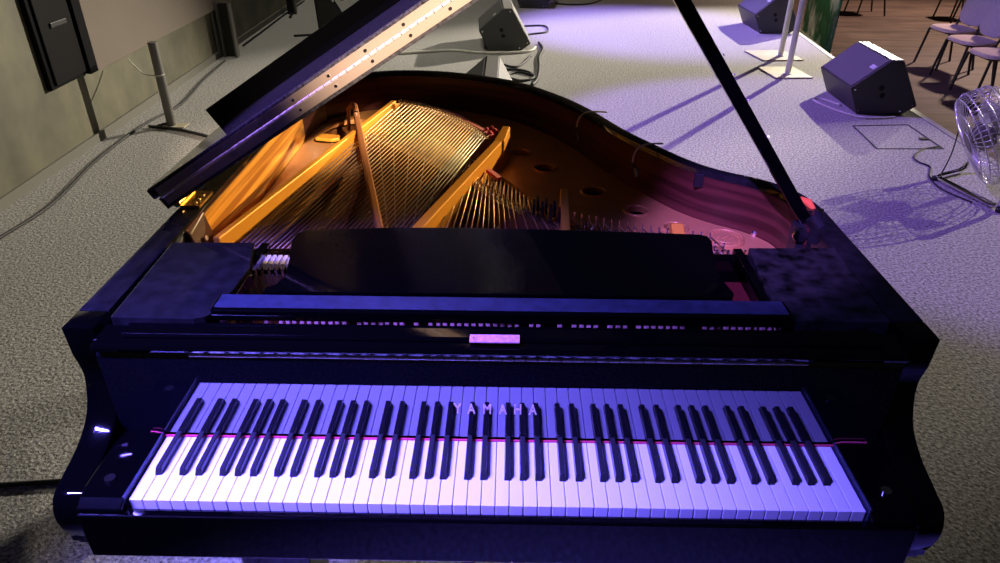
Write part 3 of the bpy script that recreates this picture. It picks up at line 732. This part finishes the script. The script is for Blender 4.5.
# ------------------------------------------------------------------ chairs in the hall
def make_chair():
    root = empty('stacking_chair')      # faces -x, seat centre at the origin
    out = []
    for i in range(28):
        a = 2*PI*i/28; ca, sa = math.cos(a), math.sin(a)
        out.append(Vector((.215*math.copysign(abs(ca)**.62, ca), .235*math.copysign(abs(sa)**.62, sa))))
    s = MB(); L = []
    for sc, z in ((.90,.425),(1.,.436),(1.0,.455),(.93,.470),(.6,.474)): L.append([s.bm.verts.new((p.x*sc, p.y*sc, z)) for p in out])
    for i in range(4):
        for k in range(28): s.bm.faces.new((L[i][k], L[i][(k+1)%28], L[i+1][(k+1)%28], L[i+1][k]))
    s.bm.faces.new(list(reversed(L[0]))); s.bm.faces.new(L[-1])
    s.build('seat', 'chair_fabric', root, smooth='auto')
    b = MB(); L = []
    for sc, dx in ((.94,-.012),(1.,0),(1.,.018),(.94,.03)):
        row = []
        for p in out:
            yy = p.y*sc; zz = .69 + p.x*.95*sc
            row.append(b.bm.verts.new((.225 + (zz-.69)*.22 + dx + .25*yy*yy*-1, yy, zz)))
        L.append(row)
    for i in range(3):
        for k in range(28): b.bm.faces.new((L[i][k], L[i][(k+1)%28], L[i+1][(k+1)%28], L[i+1][k]))
    b.bm.faces.new(list(reversed(L[0]))); b.bm.faces.new(L[-1])
    b.build('backrest', 'chair_back_lit', root, smooth='auto')
    for sy in (-1, 1):
        MB().tube([(-.17,sy*.20,.428),(-.23,sy*.225,.0)], .0145, 8).build('leg', 'black_metal', root, smooth='auto')
        MB().tube([(.20,sy*.20,.56),(.15,sy*.20,.428),(.25,sy*.225,.0)], .0145, 8).build('leg', 'black_metal', root, smooth='auto')
        MB().tube([(.15,sy*.20,.428),(.19,sy*.20,.53),(.235,sy*.19,.66)], .011, 8).build('back_upright', 'black_metal', root, smooth='auto')
    MB().tube([(-.17,-.20,.424),(-.17,.20,.424),(.15,.20,.424),(.15,-.20,.424)], .010, 8, closed=True).build('seat_frame', 'black_metal', root, smooth='auto')
    return root
chair = make_chair()
spots = [(5.45,8.30,.10,'beige padded hall chair at the left end of the near row'),
         (5.30,7.62,.06,'beige padded hall chair second from the left in the near row'),
         (5.18,6.95,.02,'beige padded hall chair at the picture\'s right edge above the fan'),
         (6.02,11.95,.05,'hall chair of which only dark legs show at the top edge beside the banner'),
         (7.35,11.55,.05,'hall chair behind the near row, its thin legs showing at the top edge'),
         (7.1,10.6,.05,'hall chair partly hidden behind the backrest of the leftmost near-row chair')]
for i, (x, y, a, lab) in enumerate(spots):
    c = chair if i == 0 else copy_tree(chair)
    c.location = (x, y, -.5); c.rotation_euler = (0,0,a); tag(c, lab, 'chair', 'chairs in the hall')

# ------------------------------------------------------------------ left side stands
ps = empty('pipe_post', (-2.453,4.142,0)); tag(ps, 'short grey pipe standing upright on the carpet by the left wall', 'post')
MB().cyl((0,0,.008), .032, .585, seg=20).build('pipe', 'grey_metal', ps, smooth='auto')
MB().box(-.06,.11,-.05,.05,.0005,.008).build('foot_plate', 'cream', ps, bevel=.001)
MB().tube([(-.10,-.02,.004),(-.03,0,.02),(0,.0,.03)], .010, 8).build('foot_clamp', 'black_metal', ps, smooth='auto')
MB().tube(catmull([(-.24,.08,.455),(-.17,.03,.41),(-.10,-.02,.38),(.0,-.035,.37),(.035,.0,.375)], 6), .005, 8).build('tie_wire', 'cable_white', ps, smooth=True)
fs = empty('dark_post', (-2.79,8.637,0)); tag(fs, 'slim dark post with a pale edge standing far back along the left wall', 'post')
MB().box(-.055,.03,-.03,.03,0,1.2).build('post', 'black_metal', fs, bevel=.003)
MB().box(.03,.055,-.03,.03,0,1.2).build('edge_strip', 'grey_metal', fs, bevel=.002)
MB().beam((.05,-.30,.02),(0,-.02,.02),.03,.02).build('foot', 'black_metal', fs)
ms = empty('folded_stand', (-1.95,7.35,0)); tag(ms, 'black folded stand with a chrome lever behind the raised piano lid', 'stand')
MB().hexa([(-.16,-.03,.03),(.20,-.03,.03),(.20,.05,.03),(-.16,.05,.03),(-.20,-.02,.50),(-.02,-.02,.44),(-.02,.03,.44),(-.20,.03,.50)]).build('body', 'black_plastic', ms, bevel=.01)
MB().tube([(-.17,0,.0),(-.19,.0,.48),(-.20,.0,.62)], .018, 10).build('tube', 'black_metal', ms, smooth='auto')
MB().tube([(.02,-.03,.36),(-.05,-.03,.46)], .014, 10).build('lever', 'chrome', ms, smooth='auto')
MB().tube([(.12,-.03,.38),(-.02,-.03,.42)], .012, 8).build('hook', 'black_metal', ms, smooth='auto')
MB().tube([(-.17,0,.012),(-.45,-.10,.012)], .012, 8).build('foot', 'black_metal', ms, smooth='auto')
MB().tube([(-.17,0,.012),(.10,-.10,.012)], .012, 8).build('foot', 'black_metal', ms, smooth='auto')

# ------------------------------------------------------------------ cables
def cable(pts, r, m, label, name='cable'):
    o = MB().tube(catmull([Vector((p[0],p[1],p[2] if len(p)>2 else r)) for p in pts], 8), r, 8).build(name, m, smooth=True)
    tag(o, label, 'cable'); return o
cable([(-2.62,1.9),(-2.57,2.33),(-2.54,2.75),(-2.64,3.45),(-2.66,4.16),(-2.60,4.66),(-2.70,5.4),(-2.76,6.10)], .008, 'cable_black', 'dark cable running along the foot of the left wall')
cable([(-2.60,4.10),(-2.40,4.05),(-2.25,3.98),(-2.109,3.90),(-1.95,3.80)], .011, 'cable_black', 'dark cable running from the pipe foot towards the piano')
cable([(-2.80,6.75),(-2.83,7.6),(-2.865,8.5),(-2.89,9.6)], .010, 'cable_black', 'dark cable along the wall beyond the steel channel')
cable([(-1.35,6.35),(-.95,6.50),(-.60,6.60),(-.35,6.52),(-.10,6.50),(.08,6.53),(.22,6.62),(.27,6.78)], .014, 'cable_white', 'pale cable curving in front of the grey-ended monitor')
cable([(.10,7.9),(.40,7.95),(.42,7.6),(.22,7.45),(.12,7.3)], .010, 'cable_black', 'thin dark cable looping beside the grey-ended monitor')
cable([(.31,7.0),(.34,6.7),(.29,6.3),(.28,5.9),(.25,5.5),(.20,5.3)], .014, 'cable_black', 'thick dark cable dropping from monitor to piano rim, right of the coil')
cable([(.21,6.40),(.18,6.30),(.15,6.15),(.06,5.95),(-.05,6.02),(-.12,6.12)], .010, 'cable_black', 'thin dark cable looping left behind the half-hidden monitor')
cable([(-.10,5.80),(.05,5.85),(.18,5.75),(.22,5.55),(.10,5.45),(-.02,5.60),(.08,5.75),(.20,5.65)], .011, 'cable_black', 'small dark cable coil behind the half-hidden monitor')
cable([(.62,9.55),(.85,9.45),(1.1,9.55),(1.3,9.9)], .010, 'cable_black', 'thin dark cable leaving the farthest monitor')
cable([(2.95,4.50),(2.70,4.48),(2.55,4.72),(2.50,4.95),(2.57,4.98),(2.66,4.80)], .008, 'cable_white', 'pale cable loop at the foot of the monitor nearest the stage edge')
cable([(2.966,3.859),(2.82,3.80),(2.691,3.658),(2.67,3.56),(2.70,3.47),(2.62,3.32),(2.585,3.18),(2.60,3.05),(2.66,2.92)], .005, 'cable_black', 'thin dark power cable between the floor hatch and the fan')
cable([(-2.1,.62),(-1.7,.68),(-1.5,.70),(-1.32,.72)], .008, 'cable_black', 'dark cable on the carpet left of the keyboard')
# floor hatch
fh = empty('floor_hatch', (2.75,4.07,0)); tag(fh, 'square carpeted floor hatch outlined by a dark seam near the fan', 'hatch')
hq = [Vector((2.554,4.298)), Vector((2.976,4.335)), Vector((2.966,3.819)), Vector((2.513,3.806))]
g = MB()
for i in range(4):
    a, b = hq[i], hq[(i+1)%4]; g.beam((a.x,a.y,.004),(b.x,b.y,.004),.010,.004)
rel(g.build('seam', 'hatch'), fh)
rel(MB().box(2.90,2.96,3.99,4.03,.002,.010).build('grip', 'black_plastic', bevel=.003), fh)

# ------------------------------------------------------------------ light
w = bpy.data.worlds.new('world'); SC.world = w; w.use_nodes = True
bgn = w.node_tree.nodes['Background']; bgn.inputs['Color'].default_value = (.55,.55,.62,1); bgn.inputs['Strength'].default_value = .011
def spot(name, loc, tgt, power, color, angle, blend=.3, r=.05):
    l = bpy.data.lights.new(name, 'SPOT'); l.energy = power; l.color = color; l.spot_size = math.radians(angle); l.spot_blend = blend; l.shadow_soft_size = r
    o = bpy.data.objects.new(name, l); COL.objects.link(o); o.location = loc
    o.rotation_euler = (Vector(tgt)-Vector(loc)).to_track_quat('-Z','Y').to_euler(); return o
# warm white beam from the hall side, low behind the stage's right
def beamdir(az, el): return Vector((math.sin(math.radians(az))*math.cos(math.radians(el)), math.cos(math.radians(az))*math.cos(math.radians(el)), math.sin(math.radians(el))))
D = beamdir(43.5, 22)
T = Vector((.7,5.7,0))
spot('front_beam', T + D*13, T, 14500, (1,.89,.72), 25, .6, .06)
T3 = Vector((2.1,2.7,0))
spot('side_beam', T3 + beamdir(61, 25)*10, T3, 3300, (1,.88,.72), 20, .7, .05)
# added amber fill from the same side into the bass half of the piano
T2 = Vector((-.46,1.05,.88))
spot('amber_fill', T2 + beamdir(47, 14)*8, T2, 4100, (1,.66,.26), 8.0, .5, .04)
# blue violet spot over the keyboard from the left
bar = bpy.data.lights.new('key_bar', 'AREA'); bar.shape = 'RECTANGLE'; bar.size = .9; bar.size_y = .05; bar.energy = 35; bar.color = (.15,.112,1.0); bar.spread = math.radians(42)
baro = bpy.data.objects.new('key_bar', bar); COL.objects.link(baro); baro.location = (-1.35,-.38,2.4)
zb = (baro.location - Vector((-.34,.03,.73))).normalized(); xb = (Vector((1,0,0)) - zb*zb.x).normalized(); yb = zb.cross(xb)
baro.rotation_euler = Matrix((xb, yb, zb)).transposed().to_euler()
# violet wash on the right half and the back, from the left
spot('wash', (-2.4,5.6,5.5), (2.5,3.7,0), 2300, (.38,.21,1.0), 34, .35, .1)
spot('wash_back', (-1.6,9.0,6.0), (1.5,7.9,0), 4200, (.36,.24,1.0), 30, .7, .1)
spot('lid_fill_violet', (-2.6,1.0,4.4), (-.35,.88,1.28), 2200, (.30,.18,1.0), 14, .7, .04)  # added violet fill to tint the lid top
# pink spot into the treble side
spot('pink_spot', (-.6,-1.6,3.3), (.62,.74,.86), 1900, (.29,.14,1.0), 11, .7, .03)
# warm fill added to brighten the hinge edge of the lid
spot('lid_fill_warm', (1.6,-2.6,3.2), (-.20,.66,1.43), 3600, (1,.74,.55), 7.5, .9, .03)
# fill lamps added for carpet, monitor and banner
spot('floor_fill', (-2.0,5.2,6.5), (-2.1,4.5,0), 330, (1,.92,.75), 58, .9, .3)  # neutral fill added to grey the left carpet
spot('front_violet_fill', (-3.2,-1.6,4.0), (-1.4,.3,0), 160, (.35,.25,1.0), 30, .8, .1)  # violet fill added to tint the front left floor
spot('centre_fill', (-.6,2.4,6.5), (.05,6.6,.2), 420, (1,.93,.78), 26, .8, .2)  # added to lift the monitor end behind the piano tail
spot('banner_fill', (1.6,7.2,5.0), (4.3,9.5,.1), 500, (1,.93,.8), 14, .6, .1)  # added to brighten the shaded banner
spot('rear_fill', (-1.9,8.5,6.5), (-1.7,8.8,0), 480, (1,.92,.75), 62, .9, .3)  # added to lighten the far left floor
# hall light
spot('hall_light', (9.5,12,5.0), (7.0,10.5,-.5), 2800, (1,.70,.54), 80, .9, .3)
spot('hall_violet_fill', (-2.4,6.2,5.5), (4.9,7.6,-.3), 1500, (.40,.28,1.0), 22, .8, .1)  # violet fill added to tint the hall floor and chairs

SC.view_settings.view_transform = 'Standard'; SC.view_settings.look = 'None'
SC.view_settings.exposure = 0; SC.view_settings.gamma = 1; SC.view_settings.use_curve_mapping = False
